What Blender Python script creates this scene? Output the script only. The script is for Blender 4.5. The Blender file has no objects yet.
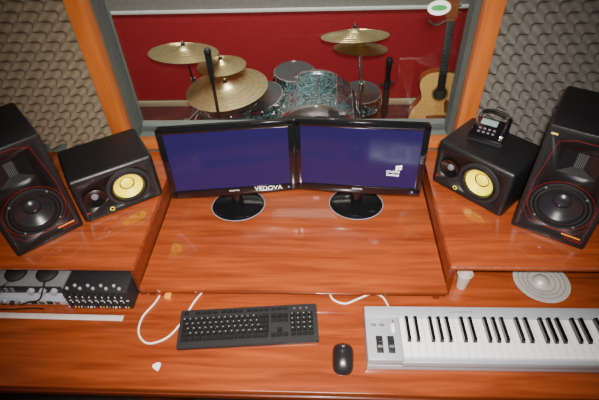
import bpy, bmesh, math, random
from mathutils import Matrix, Vector
random.seed(3)
rad=math.radians
V=Vector
T=Matrix.Translation
def Rx(a): return Matrix.Rotation(rad(a),4,'X')
def Ry(a): return Matrix.Rotation(rad(a),4,'Y')
def Rz(a): return Matrix.Rotation(rad(a),4,'Z')
I4=Matrix.Identity(4)
# ------------------------------------------------------------ materials
def mat(name,col,rough=.5,metal=0.,var=.08,scale=30.,bump=0.,coat=0.,emit=None,estr=1.,spec=.5,bscale=None):
    m=bpy.data.materials.new(name);m.use_nodes=True
    nt=m.node_tree;N=nt.nodes;L=nt.links;b=N['Principled BSDF']
    tc=N.new('ShaderNodeTexCoord');nz=N.new('ShaderNodeTexNoise');nz.inputs['Scale'].default_value=scale;nz.inputs['Detail'].default_value=4
    L.new(tc.outputs['Object'],nz.inputs['Vector'])
    cr=N.new('ShaderNodeValToRGB')
    c=col
    cr.color_ramp.elements[0].position=.3;cr.color_ramp.elements[1].position=.7
    cr.color_ramp.elements[0].color=[max(0,x*(1-var)) for x in c]+[1]
    cr.color_ramp.elements[1].color=[min(1,x*(1+var)) for x in c]+[1]
    L.new(nz.outputs['Fac'],cr.inputs['Fac']);L.new(cr.outputs['Color'],b.inputs['Base Color'])
    b.inputs['Roughness'].default_value=rough;b.inputs['Metallic'].default_value=metal
    b.inputs['Specular IOR Level'].default_value=spec
    b.inputs['Coat Weight'].default_value=coat;b.inputs['Coat Roughness'].default_value=.08
    if bump:
        bp=N.new('ShaderNodeBump');bp.inputs['Strength'].default_value=bump;bp.inputs['Distance'].default_value=.002
        n2=N.new('ShaderNodeTexNoise');n2.inputs['Scale'].default_value=bscale or 200
        L.new(tc.outputs['Object'],n2.inputs['Vector']);L.new(n2.outputs['Fac'],bp.inputs['Height']);L.new(bp.outputs['Normal'],b.inputs['Normal'])
    if emit:
        b.inputs['Emission Color'].default_value=list(emit)+[1];b.inputs['Emission Strength'].default_value=estr
    return m
def wood(name,c1,c2,rough=.28,sc=(1.2,14,14),coat=.3,cr_=.12):
    m=bpy.data.materials.new(name);m.use_nodes=True
    nt=m.node_tree;N=nt.nodes;L=nt.links;b=N['Principled BSDF']
    tc=N.new('ShaderNodeTexCoord');mp=N.new('ShaderNodeMapping');mp.inputs['Scale'].default_value=sc
    L.new(tc.outputs['Object'],mp.inputs['Vector'])
    nz=N.new('ShaderNodeTexNoise');nz.inputs['Scale'].default_value=3;nz.inputs['Detail'].default_value=8;nz.inputs['Distortion'].default_value=.6
    L.new(mp.outputs['Vector'],nz.inputs['Vector'])
    cr=N.new('ShaderNodeValToRGB');cr.color_ramp.elements[0].position=.3;cr.color_ramp.elements[1].position=.72
    cr.color_ramp.elements[0].color=list(c1)+[1];cr.color_ramp.elements[1].color=list(c2)+[1]
    L.new(nz.outputs['Fac'],cr.inputs['Fac']);L.new(cr.outputs['Color'],b.inputs['Base Color'])
    b.inputs['Roughness'].default_value=rough;b.inputs['Coat Weight'].default_value=coat;b.inputs['Coat Roughness'].default_value=cr_
    return m
def glass_mat():
    m=bpy.data.materials.new('window_glass');m.use_nodes=True
    nt=m.node_tree;N=nt.nodes;L=nt.links
    for n in list(N): N.remove(n)
    o=N.new('ShaderNodeOutputMaterial');t=N.new('ShaderNodeBsdfTransparent');g=N.new('ShaderNodeBsdfGlossy');g.inputs['Roughness'].default_value=.01
    t.inputs['Color'].default_value=(.92,.94,.93,1)
    fr=N.new('ShaderNodeFresnel');fr.inputs['IOR'].default_value=1.45
    mx=N.new('ShaderNodeMixShader');L.new(fr.outputs[0],mx.inputs[0]);L.new(t.outputs[0],mx.inputs[1]);L.new(g.outputs[0],mx.inputs[2]);L.new(mx.outputs[0],o.inputs[0])
    return m
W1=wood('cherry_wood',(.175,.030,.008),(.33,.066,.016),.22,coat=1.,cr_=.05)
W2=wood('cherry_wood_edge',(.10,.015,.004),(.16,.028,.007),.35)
WF=wood('frame_wood',(.34,.080,.013),(.46,.13,.024),.35,(14,14,1.2))
BLK=mat('black_vinyl',(.007,.007,.008),.42,bump=.3)
BLKG=mat('black_gloss',(.005,.005,.006),.10,coat=.6,var=.02)
BLKM=mat('black_matte',(.010,.010,.011),.55)
RUB=mat('black_rubber',(.009,.009,.010),.35)
CONE=mat('woofer_cone',(.016,.016,.020),.3,coat=.3)
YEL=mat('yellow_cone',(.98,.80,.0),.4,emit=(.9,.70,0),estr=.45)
RED=mat('red_line',(.28,.010,.006),.4)
CHR=mat('chrome',(.80,.80,.80),.18,1.,var=.03)
SIL=mat('silver_plastic',(.40,.42,.48),.35,.2,var=.03)
SILD=mat('grey_plastic',(.14,.14,.15),.4)
WHT=mat('white_plastic',(.90,.90,.89),.35,var=.02)
IV=mat('white_keys',(.86,.87,.90),.25,var=.02)
SCR=mat('screen_display',(.006,.004,.018),.12,emit=(.030,.020,.15),estr=.55,var=.02)
GLOW=mat('screen_logo',(.9,.9,.9),.4,emit=(1,1,1),estr=1.0)
TXT=mat('white_print',(.85,.85,.85),.5)
LEG=mat('key_legend',(.25,.25,.26),.5)
CAB=mat('white_cable',(.90,.82,.72),.4)
BRS=mat('cymbal_brass',(.80,.66,.34),.38,1.,bump=.3,bscale=60)
HEAD=mat('drum_head',(.05,.05,.052),.35)
CARP=mat('dark_floor',(.03,.018,.014),.85,bump=.6,var=.3)
DCARP=mat('drum_carpet',(.07,.010,.010),.9,bump=.6,var=.4,scale=60)
REDW=mat('red_fabric_wall',(.30,.006,.012),.8,var=.15,scale=60,bump=.4)
GRYW=mat('grey_wall',(.17,.16,.145),.8)
JAMB=mat('jamb_paint',(.09,.105,.095),.6)
PLAS=mat('plaster',(.55,.50,.44),.8)
CEIL=mat('ceiling_paint',(.6,.56,.5),.85)
FOAML=mat('foam_brown',(.165,.130,.088),.95,var=.1,spec=.05)
FOAMR=mat('foam_grey',(.120,.110,.098),.95,var=.1,spec=.05)
GTOP=wood('guitar_spruce',(.62,.33,.09),(.75,.45,.15),.3,(20,20,1))
GSIDE=wood('guitar_mahogany',(.18,.05,.015),(.25,.08,.02),.3)
ORG=mat('amber',(.8,.25,.02),.4)
GRN=mat('green_print',(.03,.35,.08),.5)
GL=glass_mat()
def pearl():
    m=bpy.data.materials.new('teal_pearl');m.use_nodes=True
    nt=m.node_tree;N=nt.nodes;L=nt.links;b=N['Principled BSDF']
    tc=N.new('ShaderNodeTexCoord');vo=N.new('ShaderNodeTexNoise');vo.inputs['Scale'].default_value=28;vo.inputs['Distortion'].default_value=3
    L.new(tc.outputs['Object'],vo.inputs['Vector']);cr=N.new('ShaderNodeValToRGB')
    cr.color_ramp.elements[0].position=.4;cr.color_ramp.elements[1].position=.66
    cr.color_ramp.elements[0].color=(.008,.026,.030,1);cr.color_ramp.elements[1].color=(.14,.24,.25,1)
    L.new(vo.outputs['Fac'],cr.inputs['Fac']);L.new(cr.outputs['Color'],b.inputs['Base Color'])
    b.inputs['Roughness'].default_value=.15;b.inputs['Coat Weight'].default_value=.5
    return m
PRL=pearl()
# ------------------------------------------------------------ builder
class B:
    def __init__(s,name): s.name=name;s.bm=bmesh.new();s.mats=[]
    def mi(s,m):
        if m not in s.mats: s.mats.append(m)
        return s.mats.index(m)
    def add(s,t,m,M=I4):
        bmesh.ops.recalc_face_normals(t,faces=t.faces)
        i=s.mi(m)
        for f in t.faces: f.material_index=i;f.smooth=True
        for e in t.edges:
            if len(e.link_faces)==2 and e.calc_face_angle(0)>rad(38): e.smooth=False
        t.transform(M)
        me=bpy.data.meshes.new('t');t.to_mesh(me);t.free();s.bm.from_mesh(me);bpy.data.meshes.remove(me)
    def box(s,c,d,m,bev=0,M=I4,seg=2):
        t=bmesh.new();bmesh.ops.create_cube(t,size=1)
        for v in t.verts: v.co=V((v.co.x*d[0],v.co.y*d[1],v.co.z*d[2]))
        if bev: bmesh.ops.bevel(t,geom=t.edges[:],offset=bev,segments=seg,affect='EDGES',profile=.5)
        s.add(t,m,M@T(V(c)))
    def bx(s,x0,x1,y0,y1,z0,z1,m,bev=0,M=I4): s.box(((x0+x1)/2,(y0+y1)/2,(z0+z1)/2),(x1-x0,y1-y0,z1-z0),m,bev,M)
    def lathe(s,prof,m,M=I4,seg=40):
        t=bmesh.new();rings=[]
        for r,z in prof:
            if r<1e-6: rings.append([t.verts.new((0,0,z))])
            else: rings.append([t.verts.new((r*math.cos(2*math.pi*k/seg),r*math.sin(2*math.pi*k/seg),z)) for k in range(seg)])
        for a,b in zip(rings,rings[1:]):
            for k in range(seg):
                k2=(k+1)%seg
                if len(a)==1 and len(b)==1: continue
                if len(a)==1: t.faces.new((a[0],b[k],b[k2]))
                elif len(b)==1: t.faces.new((a[k],a[k2],b[0]))
                else: t.faces.new((a[k],a[k2],b[k2],b[k]))
        s.add(t,m,M)
    def cyl(s,p0,p1,r,m,r2=None,seg=20,M=I4):
        p0=V(p0);p1=V(p1);d=p1-p0;q=d.to_track_quat('Z','Y').to_matrix().to_4x4()
        r2=r if r2 is None else r2;h=d.length
        s.lathe([(0,0),(r,0),(r2,h),(0,h)],m,M@T(p0)@q,seg)
    def tube(s,pts,r,m,M=I4,seg=10,closed=False,sm=8):
        P=[V(p) for p in pts];n=len(P);Q=[]
        if sm:
            rng=range(n if closed else n-1)
            for i in rng:
                g=lambda j:(P[j%n] if closed else P[max(0,min(n-1,j))])
                a,b,c,d=g(i-1),g(i),g(i+1),g(i+2)
                for k in range(sm):
                    u=k/sm
                    Q.append(.5*((2*b)+(c-a)*u+(2*a-5*b+4*c-d)*u*u+(3*b-3*c+d-a)*u**3))
            if not closed: Q.append(P[-1])
        else: Q=P
        t=bmesh.new();rings=[];N=len(Q)
        for i in range(N):
            d=(Q[(i+1)%N]-Q[i-1]) if closed else (Q[min(i+1,N-1)]-Q[max(i-1,0)])
            q=d.to_track_quat('Z','Y')
            rings.append([t.verts.new(Q[i]+q@V((r*math.cos(2*math.pi*k/seg),r*math.sin(2*math.pi*k/seg),0))) for k in range(seg)])
        for i in range(N if closed else N-1):
            a=rings[i];b=rings[(i+1)%N]
            off=min(range(seg),key=lambda o:(a[0].co-b[o].co).length)
            for k in range(seg):
                t.faces.new((a[k],a[(k+1)%seg],b[(k+1+off)%seg],b[(k+off)%seg]))
        if not closed: t.faces.new(rings[0]);t.faces.new(rings[-1])
        s.add(t,m,M)
    def prism(s,poly,z0,z1,m,M=I4,bev=0):
        t=bmesh.new();a=[t.verts.new((x,y,z0)) for x,y in poly];f=t.faces.new(a)
        r=bmesh.ops.extrude_face_region(t,geom=[f])
        for v in r['geom']:
            if isinstance(v,bmesh.types.BMVert): v.co.z=z1
        if bev:
            es=[e for e in t.edges if abs(e.verts[0].co.z-e.verts[1].co.z)<1e-6]
            bmesh.ops.bevel(t,geom=es,offset=bev,segments=2,affect='EDGES')
        s.add(t,m,M)
    def done(s,M=I4,parent=None):
        me=bpy.data.meshes.new(s.name);s.bm.to_mesh(me);s.bm.free()
        for m in s.mats: me.materials.append(m)
        o=bpy.data.objects.new(s.name,me);bpy.context.scene.collection.objects.link(o)
        if parent: o.parent=parent
        o.matrix_local=M
        return o
def text(body,size,m,M,parent,name='label',ext=.0004):
    c=bpy.data.curves.new(name,'FONT');c.body=body;c.size=size;c.extrude=ext;c.align_x='CENTER';c.align_y='CENTER'
    o=bpy.data.objects.new(name+'_t',c);bpy.context.scene.collection.objects.link(o)
    bpy.context.view_layer.update()
    me=bpy.data.meshes.new_from_object(o.evaluated_get(bpy.context.evaluated_depsgraph_get()))
    bpy.data.objects.remove(o)
    me.materials.clear();me.materials.append(m)
    q=bpy.data.objects.new(name,me);bpy.context.scene.collection.objects.link(q)
    q.parent=parent;q.matrix_local=M
    return q
def cut(o,cutters):
    for c in cutters:
        md=o.modifiers.new('b','BOOLEAN');md.operation='DIFFERENCE';md.solver='EXACT';md.object=c
    bpy.context.view_layer.update()
    dg=bpy.context.evaluated_depsgraph_get()
    me=bpy.data.meshes.new_from_object(o.evaluated_get(dg))
    o.modifiers.clear();o.data=me
    for c in cutters: bpy.data.objects.remove(c)
def rrect(w,h,r,n=6):
    P=[]
    for cx,cy,a0 in ((w/2-r,h/2-r,0),(-w/2+r,h/2-r,90),(-w/2+r,-h/2+r,180),(w/2-r,-h/2+r,270)):
        for k in range(n+1):
            a=rad(a0+90*k/n);P.append((cx+r*math.cos(a),cy+r*math.sin(a)))
    return P
# ------------------------------------------------------------ room shell
XL,XR,YB,YD,ZC=-2.1,1.9,-2.0,3.45,2.6
b=B('floor');b.bx(XL-.1,XR+.1,YB-.1,1.66,-.05,0,CARP);b.bx(XL-.1,XR+.1,1.66,YD+.1,-.05,0,DCARP);b.done()
b=B('ceiling');b.bx(XL-.1,XR+.1,YB-.1,YD+.1,ZC,ZC+.05,CEIL);b.done()
b=B('wall_left');b.bx(XL-.1,XL,YB-.1,YD+.1,0,ZC,PLAS);b.done()
b=B('wall_right');b.bx(XR,XR+.1,YB-.1,YD+.1,0,ZC,PLAS);b.done()
b=B('wall_back');b.bx(XL,XR,YB-.1,YB,0,ZC,PLAS);b.done()
b=B('wall_drum_room');b.bx(XL,XR,YD,YD+.1,0,ZC,GRYW);b.bx(XL,XR,YD-.015,YD,.06,.79,REDW);b.done()
b=B('trim_1');b.bx(XL,XR,YD-.03,YD,.79,.81,mat('rail_paint',(.62,.66,.62),.5),.003);b.done()
b=B('baseboard_drum_room');b.bx(XL,XR,YD-.03,YD,0,.05,mat('base_paint',(.42,.33,.22),.6),.003);b.done()
WX0,WX1,WZ0,WZ1=-.80,.525,.955,2.05
b=B('wall_front')
b.bx(XL,WX0,1.60,1.72,0,ZC,JAMB);b.bx(WX1,XR,1.60,1.72,0,ZC,JAMB);b.bx(WX0,WX1,1.60,1.72,0,WZ0,JAMB);b.bx(WX0,WX1,1.60,1.72,WZ1,ZC,JAMB);b.done()
b=B('window_1')
b.bx(WX0-.07,WX0,1.545,1.60,.922,WZ1+.07,WF,.004);b.bx(WX1,WX1+.065,1.545,1.60,.922,WZ1+.07,WF,.004)
b.bx(WX0,WX1,1.545,1.60,.922,WZ0,WF,.004);b.bx(WX0,WX1,1.545,1.60,WZ1,WZ1+.07,WF,.004)
GK=mat('gasket',(.045,.055,.05),.5)
for x0,x1 in ((WX0,WX0+.018),(WX1-.018,WX1)): b.bx(x0,x1,1.60,1.66,WZ0,WZ1,GK)
b.bx(WX0,WX1,1.635,1.66,WZ0,WZ0+.012,GK)
b.bx(WX0,WX1,1.645,1.65,WZ0,WZ1,GL);win=b.done()
b=B('window_sticker');Ms=T((.40,1.640,1.455))@Rx(90)
b.prism([(.040*math.cos(a/24*2*math.pi),.026*math.sin(a/24*2*math.pi)) for a in range(24)],0,.001,WHT,Ms)
b.prism([(.028*math.cos(a/24*2*math.pi),.010*math.sin(a/24*2*math.pi)) for a in range(24)],.001,.0016,GRN,Ms)
b.tube([(.37,1.64,1.41),(.40,1.638,1.395),(.43,1.64,1.41)],.003,BLKM);b.done()
def foam(name,x0,x1,z0,z1,m):
    p=.072;st=p/12;nx=int((x1-x0)/st);nz=int((z1-z0)/st);vs=[];fs=[]
    for j in range(nz+1):
        for i in range(nx+1):
            x=x0+i*st;z=z0+j*st
            h=.5+.5*math.cos(2*math.pi*x/p)*math.cos(2*math.pi*z/p)
            h=h**1.5
            vs.append((x,1.594-.062*h,z))
    for j in range(nz):
        for i in range(nx):
            a=j*(nx+1)+i;fs.append((a,a+1,a+nx+2,a+nx+1))
    me=bpy.data.meshes.new(name);me.from_pydata(vs,[],fs);me.materials.append(m)
    for q in me.polygons: q.use_smooth=True
    o=bpy.data.objects.new(name,me);bpy.context.scene.collection.objects.link(o)
    md=o.modifiers.new('s','SOLIDIFY');md.thickness=.005;md.offset=-1
    return o
foam('acoustic_foam_panel',-2.05,WX0-.072,.925,2.3,FOAML)
foam('acoustic_foam_panel.001',WX1+.068,1.85,.925,2.3,FOAMR)
# ------------------------------------------------------------ desk
b=B('studio_desk')
b.bx(-1.75,1.6,.60,1.54,.72,.75,W1,.004)
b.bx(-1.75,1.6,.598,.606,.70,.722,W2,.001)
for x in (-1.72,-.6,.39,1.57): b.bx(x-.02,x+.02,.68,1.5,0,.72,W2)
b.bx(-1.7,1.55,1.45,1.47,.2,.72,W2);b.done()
b=B('monitor_riser_shelf')
b.bx(-.61,.40,.90,1.54,.808,.83,W1,.004)
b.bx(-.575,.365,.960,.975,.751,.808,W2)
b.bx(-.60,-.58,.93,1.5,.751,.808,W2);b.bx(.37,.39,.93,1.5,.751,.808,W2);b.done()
b=B('speaker_shelf')
b.bx(-1.75,-.612,.92,1.54,.895,.92,W1,.004)
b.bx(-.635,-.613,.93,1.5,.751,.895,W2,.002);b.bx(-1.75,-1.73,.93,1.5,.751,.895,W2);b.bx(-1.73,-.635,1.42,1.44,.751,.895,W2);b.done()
b=B('speaker_shelf.001')
b.bx(.402,1.6,.935,1.54,.895,.92,W1,.004)
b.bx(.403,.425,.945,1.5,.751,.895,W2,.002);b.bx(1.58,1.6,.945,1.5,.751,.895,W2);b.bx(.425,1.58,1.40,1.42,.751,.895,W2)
b.done()
# ------------------------------------------------------------ speakers
F=Rx(90)
def tower(name,loc,ang,w=.225,h=.405,d=.255):
    e=bpy.data.objects.new(name,None);bpy.context.scene.collection.objects.link(e)
    e.matrix_world=T(V(loc))@Rz(ang)
    bpy.context.view_layer.update()
    b=B('cabinet');b.bx(0,w,0,d,0,h,BLK,.008);cab=b.done(parent=e)
    wz=.140;cs=[]
    c=B('c');c.cyl((w/2,-.02,wz),(w/2,.05,wz),.078,BLKM,seg=48);cs.append(c.done(parent=e))
    c=B('c');c.bx(w/2-.052,w/2+.052,-.02,.022,.262,.345,BLKM);cs.append(c.done(parent=e))
    bpy.context.view_layer.update();cut(cab,cs)
    b=B('woofer');M=T((w/2,0,wz))@F
    b.lathe([(.0775,-.03),(.0775,.003),(.084,.004),(.086,.0),(.078,-.002)],BLKM,M,48)
    b.lathe([(.0775,-.004),(.073,.003),(.066,.003),(.061,-.006)],RUB,M,48)
    b.lathe([(.061,-.006),(.045,-.018),(.028,-.029),(.024,-.03)],CONE,M,48)
    b.lathe([(.027,-.028),(.02,-.020),(.01,-.017),(0,-.016)],CONE,M,32)
    for k in range(4):
        a=rad(45+90*k);b.cyl((w/2+.0805*math.cos(a),-.0045,wz+.0805*math.sin(a)),(w/2+.0805*math.cos(a),-.007,wz+.0805*math.sin(a)),.0035,SILD,seg=8)
    b.done(parent=e)
    b=B('ribbon_tweeter')
    t=bmesh.new();o=[t.verts.new(p) for p in ((w/2-.052,0,.262),(w/2+.052,0,.262),(w/2+.052,0,.345),(w/2-.052,0,.345))]
    n=[t.verts.new(p) for p in ((w/2-.016,.02,.277),(w/2+.016,.02,.277),(w/2+.016,.02,.330),(w/2-.016,.02,.330))]
    for k in range(4): t.faces.new((o[k],o[(k+1)%4],n[(k+1)%4],n[k]))
    b.add(t,RUB)
    b.bx(w/2-.016,w/2+.016,.018,.0215,.277,.330,BLKM)
    for k in range(5): b.bx(w/2-.010+k*.005-.0005,w/2-.010+k*.005+.0005,.016,.018,.279,.328,SILD)
    b.done(parent=e)
    b=B('red_outline')
    def ln(P,cl): b.tube(P,.0007,RED,seg=6,closed=cl,sm=0)
    Z=lambda x,z:(x,-.0006,z)
    ln([Z(.018,.21),Z(.04,.36),Z(w/2-.03,.375),Z(w/2+.03,.375),Z(w-.04,.36),Z(w-.018,.21),Z(w-.018,.09),Z(w-.045,.05),Z(.045,.05),Z(.018,.09)],True)
    b.tube([(w/2+.0925*math.cos(rad(a)),-.0006,wz+.0925*math.sin(rad(a))) for a in range(0,360,10)],.0007,RED,closed=True,sm=0,seg=6)
    b.done(parent=e)
    text('STUDIO',.014,RED,T((w-.04,-.0008,.028))@F,e,'badge_text')
    b=B('badge');b.bx(.012,.03,-.001,.001,h-.03,h-.024,mat('badge_yellow',(.6,.45,.1),.4));b.bx(w/2+.035,w/2+.09,-.0012,.001,.038,.043,ORG);b.done(parent=e)
    return e
tower('studio_monitor_speaker',(-1.006,.950,.92),43,h=.39)
tower('studio_monitor_speaker.001',(.632,1.115,.92),-31)
def krk(name,loc,ang):
    w,h,d=.285,.19,.215
    e=bpy.data.objects.new(name,None);bpy.context.scene.collection.objects.link(e)
    e.matrix_world=T(V(loc))@Rz(ang);bpy.context.view_layer.update()
    b=B('cabinet');b.box((w/2,d/2,h/2),(w,d,h),BLK,.014,seg=4);cab=b.done(parent=e)
    wx,wz=.178,h/2;cs=[]
    c=B('c');c.cyl((wx,-.02,wz),(wx,.04,wz),.064,BLKM,seg=48);cs.append(c.done(parent=e))
    c=B('c');c.cyl((.062,-.02,wz),(.062,.012,wz),.034,BLKM,seg=36);cs.append(c.done(parent=e))
    bpy.context.view_layer.update();cut(cab,cs)
    b=B('woofer');M=T((wx,0,wz))@F
    b.lathe([(.064,-.03),(.064,.004),(.076,.002),(.078,-.001),(.07,-.002)],BLKM,M,48)
    b.lathe([(.064,-.002),(.060,.005),(.054,.004),(.050,-.004)],RUB,M,48)
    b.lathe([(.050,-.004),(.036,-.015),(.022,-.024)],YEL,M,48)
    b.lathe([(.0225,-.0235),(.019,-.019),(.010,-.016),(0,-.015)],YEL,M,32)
    b.lathe([(.0265,-.0213),(.0245,-.0205),(.0225,-.023)],RUB,M,32)
    b.done(parent=e)
    b=B('tweeter');M=T((.062,0,wz))@F
    b.lathe([(.034,-.003),(.038,.002),(.034,.002),(.016,-.009),(.013,-.009)],BLKG,M,36)
    b.lathe([(.013,-.010),(.010,-.004),(.005,-.002),(0,-.0015)],SILD,M,24)
    b.done(parent=e)
    b=B('badge');b.cyl((.1,-.001,.028),(.1,.002,.028),.008,YEL);b.cyl((.1,-.0016,.028),(.1,.0,.028),.0055,BLKM);b.bx(.018,.028,-.001,.001,.04,.046,RED);b.done(parent=e)
    return e
krk('nearfield_speaker',(-.835,1.105,.92),33)
krk('nearfield_speaker.001',(.405,1.345,.92),-45)
b=B('desk_telephone')
Mg=T((.568,1.345,1.111))@Rz(-30)
b.box((0,.01,.012),(.12,.10,.024),BLKM,.008,Mg)
b.box((0,.01,.034),(.115,.10,.016),BLKG,.006,Mg@Rx(14))
b.box((-.008,.036,.043),(.055,.026,.003),mat('lcd',(.22,.30,.30),.2),.001,Mg@Rx(14))
for i in range(4):
    for j in range(2): b.box((-.03+i*.016,-.014+j*.017,.043),(.009,.007,.003),SILD,.001,Mg@Rx(14))
b.tube([(.050,-.035,.042),(.052,0,.056),(.050,.05,.064)],.009,BLKG,Mg)
b.tube([(-.05,.06,.045),(-.04,.072,.064),(0,.075,.070),(.04,.072,.064)],.005,BLKG,Mg)
b.done()
# ------------------------------------------------------------ monitors
def monitor(name,loc,ang,tilt,w=.462):
    e=bpy.data.objects.new(name,None);bpy.context.scene.collection.objects.link(e)
    e.matrix_world=T(V(loc))@Rz(ang);bpy.context.view_layer.update()
    h=.292
    MP=T((0,0,.098))@Rx(-tilt)
    b=B('panel')
    MF=MP@T((0,.012,h/2))@F
    b.prism(rrect(w,h,.012),-.012,.010,BLKG,MF,.004)
    b.prism(rrect(w*.8,h*.75,.03),-.035,-.012,BLKM,MF,.01)
    sw,sh=w-.044,h-.052
    for x in (-1,1): b.box((x*(w/2-.011),0,.011),(.022,h-.006,.004),BLKG,.0015,MF)
    b.box((0,h/2-.012,.011),(w-.006,.02,.004),BLKG,.0015,MF);b.box((0,-h/2+.0155,.011),(w-.006,.029,.004),BLKG,.0015,MF)
    b.box((0,.002,.0102),(sw,sh,.001),SCR,0,MF)
    b.prism([(-.2,-h/2+.004)]+[(-.2+.4*k/16,-h/2-.008*math.sin(math.pi*k/16)) for k in range(17)]+[(.2,-h/2+.004)],-.006,.009,BLKG,MF)
    b.cyl((w/2-.03,-h/2+.015,.0125),(w/2-.03,-h/2+.015,.014),.003,mat('led_blue',(.1,.2,.6),.3,emit=(.2,.4,1),estr=.6),M=MF)
    b.done(parent=e)
    b=B('stand')
    b.lathe([(0,.0),(.10,.0),(.102,.003),(.100,.006),(.085,.010),(.03,.014),(0,.015)],BLKG,T((0,.04,.0005))@Matrix.Diagonal((1,.86,1,1)),48)
    b.cyl((0,.035,.012),(0,.042,.13),.022,BLKG,.018)
    b.lathe([(.1025,.0015),(.1045,.004),(.1025,.005)],mat('clear_rim',(.25,.3,.36),.1),T((0,.04,0))@Matrix.Diagonal((1,.86,1,1)),48)
    b.done(parent=e)
    text('SCREENTEC',.007,TXT,MF@T((0,-h/2+.016,.0135)),e,'brand_print')
    return e,MF,w,h
e,MF,w,h=monitor('computer_monitor',(-.327,1.262,.83),6.5,3)
text('VEDOVA',.026,TXT,MF@T((w/2-.105,-h/2+.016,.0135)),e,'sticker_text',.0008)
e,MF,w,h=monitor('computer_monitor.001',(.124,1.272,.83),-5,3,.452)
b=B('screen_logo')
ML=MF@T((.125,-.040,.0112))
for i in range(2):
    for j in range(2): b.prism([(0,0),(.009,.002),(.009,.010),(0,.008)],0,.0005,GLOW,ML@T((.004+i*.0115,j*.0105+i*.0023,0)))
b.done(parent=e)
text('STUDIO\nDesktop',.013,GLOW,ML@T((-.004,-.014,0)),e,'screen_text')
# ------------------------------------------------------------ computer keyboard
b=B('computer_keyboard')
KW,KD=.447,.150
MK=T((-.457,.722,.75))@Rz(4.6)@Matrix.Diagonal((1,.90,1,1))
tilt=Rx(3)
b.prism([(x+KW/2,y+KD/2) for x,y in rrect(KW,KD,.008)],.002,.016,BLKM,MK@tilt,.002)
for x in (.03,KW-.03): b.box((x,KD-.012,.0055),(.03,.012,.010),RUB,0,MK)
rows=[[1]*13+[2],[1.5]+[1]*12+[1.5],[1.8]+[1]*11+[2.2],[2.3]+[1]*10+[2.7],[1.4,1.1,1.2,6,1.2,1.1,1.1,1.8]]
KM=mat('keycaps',(.012,.012,.013),.3)
u=.0187
def key(x,y,kw,kd=.0155):
    t=bmesh.new();bmesh.ops.create_cube(t,size=1)
    for v in t.verts:
        s=.78 if v.co.z>0 else 1
        v.co=V((v.co.x*(kw-(.0045 if s<1 else 0)),v.co.y*(kd-(.004 if s<1 else 0)),v.co.z*.008))
    b.add(t,KM,MK@tilt@T((x,y,.0195)))
for r,row in enumerate(rows):
    x=.010;y=.106-r*.0187
    for k in row:
        key(x+k*u/2,y,k*u-.002);x+=k*u
x0=.010+15*u+.006
for r in range(2):
    for c in range(3): key(x0+c*u+u/2,.106-r*u,u-.002)
for c in range(3): key(x0+c*u+u/2,.106-4*u,u-.002)
key(x0+1.5*u,.106-3*u,u-.002)
x1=x0+3*u+.006
for r in range(5):
    for c in range(4): key(x1+c*u+u/2,.106-r*u,u-.002)
for gx in (0,2,3,4,5,6.5,7.5,8.5,9.5,11,12,13,14): key(.010+gx*u+u/2,.132,u-.003,.011)
for c in range(3): key(x0+c*u+u/2,.132,u-.003,.011)
for c in range(3): b.cyl((x1+.015+c*.02,.132,.016),(x1+.015+c*.02,.132,.018),.003,SILD,seg=8,M=MK@tilt)
for r in range(0,4):
    for q in range(13): b.box((.017+(q+(0,.5,.8,1.3)[r])*u,.108-r*.0187,.0237),(.0035,.0035,.0004),LEG,0,MK@tilt)
for r in range(4):
    for q in range(4): b.box((x1+.007+q*u,.108-r*.0187,.0237),(.0035,.0035,.0004),LEG,0,MK@tilt)
b.done()
# mouse
t=bmesh.new();bmesh.ops.create_uvsphere(t,u_segments=32,v_segments=18,radius=1)
for v in t.verts:
    x,y,z=v.co
    n=(abs(x)**2.6+abs(y)**2.6+1e-9)**(1/2.6);l=math.hypot(x,y)
    k=l/n if n>1e-6 else 1
    x*=k;y*=k
    ww=.034*(1-.10*math.cos((y+.1)*2.2)+.04)
    hh=.036*(1-.18*(y+.2)**2)-(.006 if y>0.4 else 0)*(y-.4)
    v.co=V((x*ww,y*.052,max(z,-.05)*hh))
b=B('computer_mouse');b.add(t,mat('mouse_shell',(.012,.012,.013),.32,coat=.2,var=.02),I4)
b.tube([(0,.05,.012),(0,.040,.025),(0,.02,.0335),(0,.004,.0355)],.0007,RUB)
b.cyl((-.003,.03,.023),(.003,.03,.023),.009,RUB,seg=16)
b.done(T((.061,.705,.752))@Rz(-2))
b=B('guitar_pick');b.prism([(0,-.017),(.009,-.006),(.0145,.006),(.012,.013),(0,.016),(-.012,.013),(-.0145,.006),(-.009,-.006)],0,.0012,WHT,I4);b.done(T((-.505,.668,.7505))@Rz(25)@Matrix.Scale(.9,4))
# ------------------------------------------------------------ MIDI keyboard
b=B('midi_keyboard')
MM=T((.131,.672,.75))@Rz(.3)
LW=.815;D=.183
b.bx(0,LW,0,D,.002,.030,SIL,.004,MM)
b.bx(0,LW,D-.040,D,.028,.066,SIL,.006,MM)
b.bx(0,.105,.0,D-.036,.028,.062,SIL,.005,MM);b.bx(LW-.022,LW,0,D-.036,.028,.062,SIL,.005,MM)
b.bx(.10,LW-.02,0,.014,.020,.050,SIL,.003,MM)
b.bx(.105,LW-.022,.014,D-.040,.028,.040,BLKM,0,MM)
for x in (.038,.072):
    b.box((x,.050,.062),(.020,.056,.003),BLKM,.001,MM)
    b.cyl((x-.007,.050,.050),(x+.007,.050,.050),.022,RUB,seg=28,M=MM)
for x in (.025,.050): b.box((x,.115,.0625),(.016,.009,.005),SILD,.001,MM)
b.box((.083,.105,.063),(.010,.030,.004),WHT,.001,MM)
b.cyl((.085,.128,.062),(.085,.128,.066),.003,RED,seg=10,M=MM)
wk=.688/29
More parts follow.
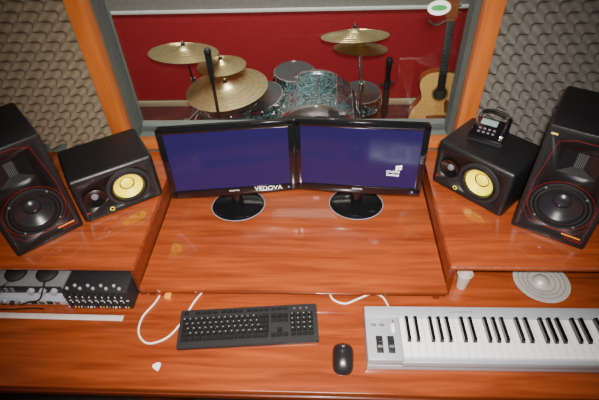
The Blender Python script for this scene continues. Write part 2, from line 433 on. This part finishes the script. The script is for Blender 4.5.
for i in range(29):
    x=.105+i*wk
    b.bx(x+.0006,x+wk-.0006,.013,D-.041,.044,.060,IV,.0015,MM)
    if i%7 in (0,1,3,4,5) and i<28:
        xx=x+wk+(-.0015 if i%7 in (0,3) else .0015 if i%7 in (1,5) else 0)
        t=bmesh.new();bmesh.ops.create_cube(t,size=1)
        for v in t.verts:
            top=v.co.z>0
            v.co=V((v.co.x*(.0095 if top else .0125),v.co.y*.082+(.006 if top and v.co.y<0 else 0),v.co.z*.013))
        b.add(t,BLKG,MM@T((xx,D-.041-.041,.0665)))
mk=b.done()
text('key station 49',.012,SILD,MM@T((.30,D-.020,.0662)),None,'label').parent=mk
# ------------------------------------------------------------ left rack gear
b=B('audio_interface')
b.bx(-1.30,-.868,.885,1.15,.752,.788,SIL,.003)
b.bx(-1.29,-.875,.882,.887,.757,.783,SIL,.001)
for i in range(8): b.cyl((-1.24+i*.030,.882,.772),(-1.24+i*.030,.872,.772),.007,CHR if i%2 else BLKM,seg=14)
for i in range(4): b.box((-.985+i*.028,.881,.770),(.020,.004,.014),[BLKM,CHR][i%2],.001)
b.done()
b=B('power_amplifier')
b.bx(-1.30,-.872,.905,1.15,.790,.832,SILD,.003)
b.bx(-1.29,-.88,.902,.906,.795,.828,BLKM,.001)
for i in range(10): b.box((-1.25+i*.022,.901,.812),(.012,.004,.020),SILD,.001)
for i in range(3): b.cyl((-.985+i*.040,.902,.812),(-.985+i*.040,.888,.812),.011,SIL,seg=20)
b.done()
b=B('headphones')
for x in (-1.05,-.94):
    b.lathe([(0,0),(.030,0),(.036,.006),(.036,.014),(.026,.020),(0,.020)],BLKM,T((x,.95,.833)),28)
b.tube([(-1.05,.96,.849),(-1.05,1.03,.853),(-.995,1.08,.853),(-.94,1.03,.853),(-.94,.96,.849)],.007,RUB)
b.tube([(-1.05,.93,.838),(-1.07,.90,.838),(-1.10,.885,.80),(-1.11,.866,.757),(-1.07,.862,.7545),(-1.0,.868,.7545),(-.95,.866,.7545)],.0025,RUB)
b.tube([(-.94,.93,.838),(-.93,.89,.836),(-.95,.872,.80),(-.99,.868,.79),(-1.02,.872,.772)],.0028,RUB)
b.done()
b=B('rack_mixer')
b.bx(-.858,-.640,.872,1.15,.752,.845,BLKM,.003)
for r in range(3):
    for i in range(10):
        b.cyl((-.848+i*.0215,.872,.832-r*.027),(-.848+i*.0215,.860,.832-r*.027),.0055,BLKM,.005,seg=12)
        b.box((-.848+i*.0215,.8595,.834-r*.027),(.0022,.001,.007),TXT)
for i in range(10): b.box((-.848+i*.0215,.871,.762),(.006,.003,.004),[RED,ORG,SILD,TXT][i%4],0)
b.bx(-.856,-.642,.868,.873,.800,.8015,SIL)
for i in range(9):
    b.cyl((-.842+i*.022,.885+.012*(i%2),.845),(-.842+i*.022,.885+.012*(i%2),.850),.005,SIL,seg=10)
b.done()
b=B('ruler')
b.box((0,0,.0015),(.46,.020,.003),mat('ruler_plastic',(.60,.55,.53),.3),.0005)
for i in range(45): b.box((-.22+i*.01,.005,.0032),(.0008,.007 if i%5 else .010,.0004),RED)
b.done(T((-.895,.838,.7505))@Rz(-.6))
# ------------------------------------------------------------ right under-shelf things
b=B('paper_cup');b.lathe([(0,0),(.016,0),(.024,.070),(.026,.072),(.024,.073),(.022,.070),(.015,.003),(0,.003)],mat('cup_paper',(.50,.43,.38),.6));b.done(T((.475,.985,.7505)))
DM=mat('spun_metal',(.50,.48,.44),.45,.3)
b=B('spare_cymbal');b.lathe([(0,.0),(.018,.0),(.030,.004),(.090,.014),(.092,.016),(.088,.0165),(.060,.0145),(.030,.010),(.024,.022),(.012,.030),(0,.032)],DM)
for rr in (.045,.06,.075): b.lathe([(rr-.001,.0115+(rr-.03)*.112),(rr,.0135+(rr-.03)*.112),(rr+.001,.0115+(rr-.03)*.112)],SILD)
b.done(T((.745,1.00,.7505)))
# ------------------------------------------------------------ cables
b=B('usb_cable')
z=.7535
b.tube([(-.555,.950,.765),(-.57,.90,.757),(-.60,.84,z),(-.595,.78,z),(-.555,.745,z),(-.50,.765,z),(-.465,.82,z+.001),(-.44,.90,z),(-.415,.952,z)],.0032,CAB)
b.box((-.556,.935,.766),(.014,.028,.010),RED,.002)
b.done()
b=B('usb_cable.001')
b.tube([(0.02,.955,z),(.035,.920,z),(.075,.905,z),(.12,.925,z),(.165,.945,z),(.20,.935,z),(.215,.89,.765),(.215,.860,.785)],.0032,CAB);b.done()
b=B('power_plug');b.box((-.533,.925,.759),(.022,.03,.017),ORG,.004);b.cyl((-.533,.94,.759),(-.533,.952,.759),.005,RUB);b.done()
# ------------------------------------------------------------ drum kit
kit=bpy.data.objects.new('drum_kit',None);bpy.context.scene.collection.objects.link(kit)
GRV=mat('groove',(.55,.43,.2),.3,1.)
def cymbal(name,p,dia,tx,ty):
    b=B(name);r=dia/2
    pr=[(r,-.0),(r*.8,.006),(r*.5,.014),(r*.24,.020),(r*.2,.026),(r*.12,.040),(.006,.045)]
    M=T(V(p))@Rx(tx)@Ry(ty)
    b.lathe(pr+[(.006,.0435)]+[(q,zz-.0015) for q,zz in reversed(pr[:-1])],BRS,M,56)
    for k,zz in zip((.35,.5,.65,.8,.93),(.018,.014,.0103,.006,.0022)):
        rr=r*k
        b.lathe([(rr-.001,zz),(rr,zz+.0012),(rr+.001,zz)],GRV,M,56)
    b.cyl((0,0,.02),(0,0,.075),.004,CHR,M=M);b.cyl((0,0,.047),(0,0,.058),.013,RUB,M=M)
    b.done(parent=kit)
def stand(name,p,foot):
    b=B(name);x,y,zt=p;fx,fy=foot
    b.cyl((fx,fy,.12),(fx,fy,.5*zt+.1),.012,CHR);b.cyl((fx,fy,.5*zt+.1),(x,y,zt),.008,CHR)
    b.cyl((fx,fy,.5*zt+.06),(fx,fy,.5*zt+.12),.018,CHR)
    for k in range(3):
        a=rad(90+120*k+20);q=V((fx+.24*math.cos(a),fy+.24*math.sin(a),.008))
        b.cyl((fx,fy,.30),q,.008,CHR);b.cyl((fx,fy,.14),V((fx,fy,.14)).lerp(q,.5)+V((0,0,.04)),.006,CHR)
        b.cyl(q+V((0,0,-.007)),q+V((0,0,.014)),.013,RUB)
    b.done(parent=kit)
def drum(name,M,r,hgt,lugs=8,legs=None,legr=.007):
    b=B(name)
    b.lathe([(r,0),(r,hgt)],PRL,M,56)
    for z0 in (0,hgt):
        s=1 if z0 else -1
        b.lathe([(0,z0+s*.006),(r+.002,z0+s*.006)],HEAD,M,56)
        b.lathe([(r+.002,z0-s*.02),(r+.010,z0-s*.02),(r+.010,z0+s*.010),(r+.002,z0+s*.012),(r+.002,z0+s*.004)],CHR,M,56)
    for k in range(lugs):
        a=2*math.pi*k/lugs+.2
        c,s_=math.cos(a),math.sin(a)
        b.cyl(((r+.010)*c,(r+.010)*s_,.0),((r+.010)*c,(r+.010)*s_,hgt),.0035,CHR,seg=8,M=M)
        for zz in (hgt*.28,hgt*.72): b.box((0,0,0),(.022,.018,.045),CHR,.005,M@T(((r+.008)*c,(r+.008)*s_,zz))@Matrix.Rotation(a,4,'Z'))
    if legs:
        for p0,p1 in legs: b.cyl(p0,p1,legr,CHR);b.cyl(V(p1),V(p1)+V((0,0,.025)),legr+.005,RUB)
    b.done(parent=kit)
drum('bass_drum',T((-.05,2.86,.310))@Rx(90),.290,.46,14,[((-.33,2.55,.24),(-.41,2.50,0)),((.22,2.55,.24),(.30,2.50,0))])
drum('floor_tom',T((-.62,2.66,.20)),.19,.30,8,[((-.62+.2*math.cos(a),2.66+.2*math.sin(a),.45),(-.62+.2*math.cos(a),2.66+.2*math.sin(a),0)) for a in (.5,2.6,4.7)])
drum('rack_tom',T((-.395,2.70,.34))@Rx(8)@Ry(-8),.150,.18,8,[((-.395,2.66,.36),(-.33,2.66,.30))])
drum('rack_tom_small',T((-.20,2.92,.46))@Rx(4),.13,.11,6,[((-.17,2.92,.50),(-.15,2.84,.55))])
drum('snare_drum',T((.27,3.0,.24))@Rx(5),.14,.12,8,[((.27,3.0,.24),(.27,3.0,0))])
cymbal('crash_cymbal',(-.87,2.70,.82),.43,-8,4)
stand('cymbal_stand_1',(-.87,2.70,.86),(-.90,2.88))
cymbal('splash_cymbal',(-.66,2.76,.70),.32,-2,0)
stand('cymbal_stand_2',(-.66,2.76,.74),(-.76,2.98))
cymbal('ride_cymbal',(-.605,2.58,.635),.52,2,-4)
stand('cymbal_stand_3',(-.605,2.58,.675),(-.88,2.50))
cymbal('china_cymbal',(.19,2.72,.90),.41,-12,-2)
cymbal('hihat_cymbal',(.225,2.70,.83),.33,-10,2)
stand('cymbal_stand_4',(.21,2.71,.93),(.25,2.72))
b=B('microphone_stand')
b.lathe([(0,0),(.11,0),(.11,.012),(.03,.022),(0,.022)],BLKM,T((.41,2.70,0)),32)
b.cyl((.41,2.70,.02),(.41,2.70,.72),.010,BLKM);b.cyl((.41,2.70,.36),(.41,2.70,.62),.024,BLKM,.020)
b.cyl((.41,2.70,.62),(.41,2.70,.72),.014,RUB,.018);b.lathe([(0,.05),(.016,.045),(.022,.028),(.020,.008),(.016,0),(0,0)],BLKM,T((.41,2.70,.72)),24)
b.cyl((.36,2.70,.58),(.46,2.70,.60),.008,BLKM)
b.done()
b=B('microphone_stand.001')
b.lathe([(0,0),(.11,0),(.11,.012),(.03,.022),(0,.022)],BLKM,T((-.60,2.25,0)),32)
b.cyl((-.60,2.25,.02),(-.60,2.25,.86),.009,BLKM);b.cyl((-.60,2.25,.86),(-.60,2.25,1.01),.013,BLKM,.018)
b.lathe([(0,.04),(.014,.036),(.020,.022),(.018,.005),(.015,0),(0,0)],BLKM,T((-.60,2.25,1.01)),24)
b.done()
# ------------------------------------------------------------ guitar
b=B('acoustic_guitar')
half=[(0,0),(.09,.004),(.15,.03),(.19,.09),(.198,.15),(.18,.21),(.145,.26),(.125,.295),(.13,.34),(.145,.385),(.14,.43),(.11,.465),(.06,.485),(0,.49)]
def sm(P,n=5):
    Q=[]
    for i in range(len(P)-1):
        a=P[max(0,i-1)];p=P[i];c=P[i+1];d=P[min(len(P)-1,i+2)]
        for k in range(n):
            uu=k/n
            Q.append(tuple(.5*(2*p[j]+(c[j]-a[j])*uu+(2*a[j]-5*p[j]+4*c[j]-d[j])*uu*uu+(3*p[j]-3*c[j]+d[j]-a[j])*uu**3) for j in (0,1)))
    return Q+[P[-1]]
H=sm(half);poly=H+[(-x,y) for x,y in reversed(H[1:-1])]
b.prism(poly,-.10,0,GSIDE);b.prism([(x*.985,y*.985+.003) for x,y in poly],0,.003,GTOP)
b.lathe([(0,.0035),(.048,.0035)],BLKM,T((0,.335,0)),36);b.lathe([(.050,.0032),(.051,.0045),(.056,.0045),(.057,.0032)],GSIDE,T((0,.335,0)),36)
b.box((0,.165,.008),(.15,.03,.010),GSIDE,.003)
b.prism([(.05,.30),(.11,.24),(.10,.18),(.05,.20),(.035,.27)],.003,.0045,GSIDE)
b.box((0,.60,.004),(.052,.44,.018),GSIDE,.004);b.box((0,.59,.014),(.054,.46,.006),BLKM,.002)
for i in range(14): b.box((0,.81-.03*i*(1-i*.012),.0175),(.052,.0015,.0015),CHR)
b.prism([(-.025,.81),(.025,.81),(.038,.85),(.034,.99),(-.034,.99),(-.038,.85)],-.012,.004,GSIDE)
for s_ in (-1,1):
    for k in range(3): b.cyl((s_*.034,.87+k*.042,-.004),(s_*.055,.87+k*.042,-.004),.006,CHR,seg=10)
for k in range(6): b.tube([(-.02+k*.008,.165,.014),(-.018+k*.007,.84,.019)],.0007,CHR,sm=0,seg=5)
b.done(T((.815,2.86,.055))@Rz(-4)@Rx(90-12))
b=B('guitar_stand')
for s_ in (-1,1):
    b.tube([(.815+s_*.12,2.82,.048),(.815+s_*.12,3.00,.048),(.815+s_*.10,3.03,.12),(.815,3.08,.42)],.008,RUB)
    b.tube([(.815+s_*.10,3.03,.12),(.815+s_*.15,2.93,.01)],.008,RUB,sm=0);
b.tube([(.815,3.08,.42),(.815,3.26,.01)],.008,RUB,sm=0)
b.done()
# ------------------------------------------------------------ lights
def area(name,loc,rot,size,e,col,sy=None):
    l=bpy.data.lights.new(name,'AREA');l.energy=e;l.color=col;l.size=size
    if sy: l.shape='RECTANGLE';l.size_y=sy
    o=bpy.data.objects.new(name,l);o.location=loc;o.rotation_euler=[rad(a) for a in rot];bpy.context.scene.collection.objects.link(o)
area('ceiling_light',(-.1,.1,2.55),(0,0,0),1.0,13,(1,.90,.76),.4)
area('ceiling_light.001',(-.35,2.62,2.57),(0,0,0),1.3,72,(1,.95,.9),.30)
l=bpy.data.lights.new('camera_flash','SPOT');l.energy=400;l.shadow_soft_size=.035;l.color=(1,.95,.88);l.spot_size=rad(82);l.spot_blend=1.
o=bpy.data.objects.new('camera_flash',l);o.location=(.02,-.03,2.17);o.rotation_euler=(rad(47),0,rad(4));bpy.context.scene.collection.objects.link(o)
w=bpy.data.worlds.new('world');bpy.context.scene.world=w;w.use_nodes=True;w.node_tree.nodes['Background'].inputs[0].default_value=(.5,.45,.4,1);w.node_tree.nodes['Background'].inputs[1].default_value=.3
# ------------------------------------------------------------ camera
cd=bpy.data.cameras.new('camera');cd.sensor_width=36;cd.lens=460/599*36;cd.clip_start=.01
co=bpy.data.objects.new('camera',cd);bpy.context.scene.collection.objects.link(co)
co.matrix_world=T((0,0,2.06))@Rz(4)@Rx(90-42.6)@Rz(-2.6)
bpy.context.scene.camera=co
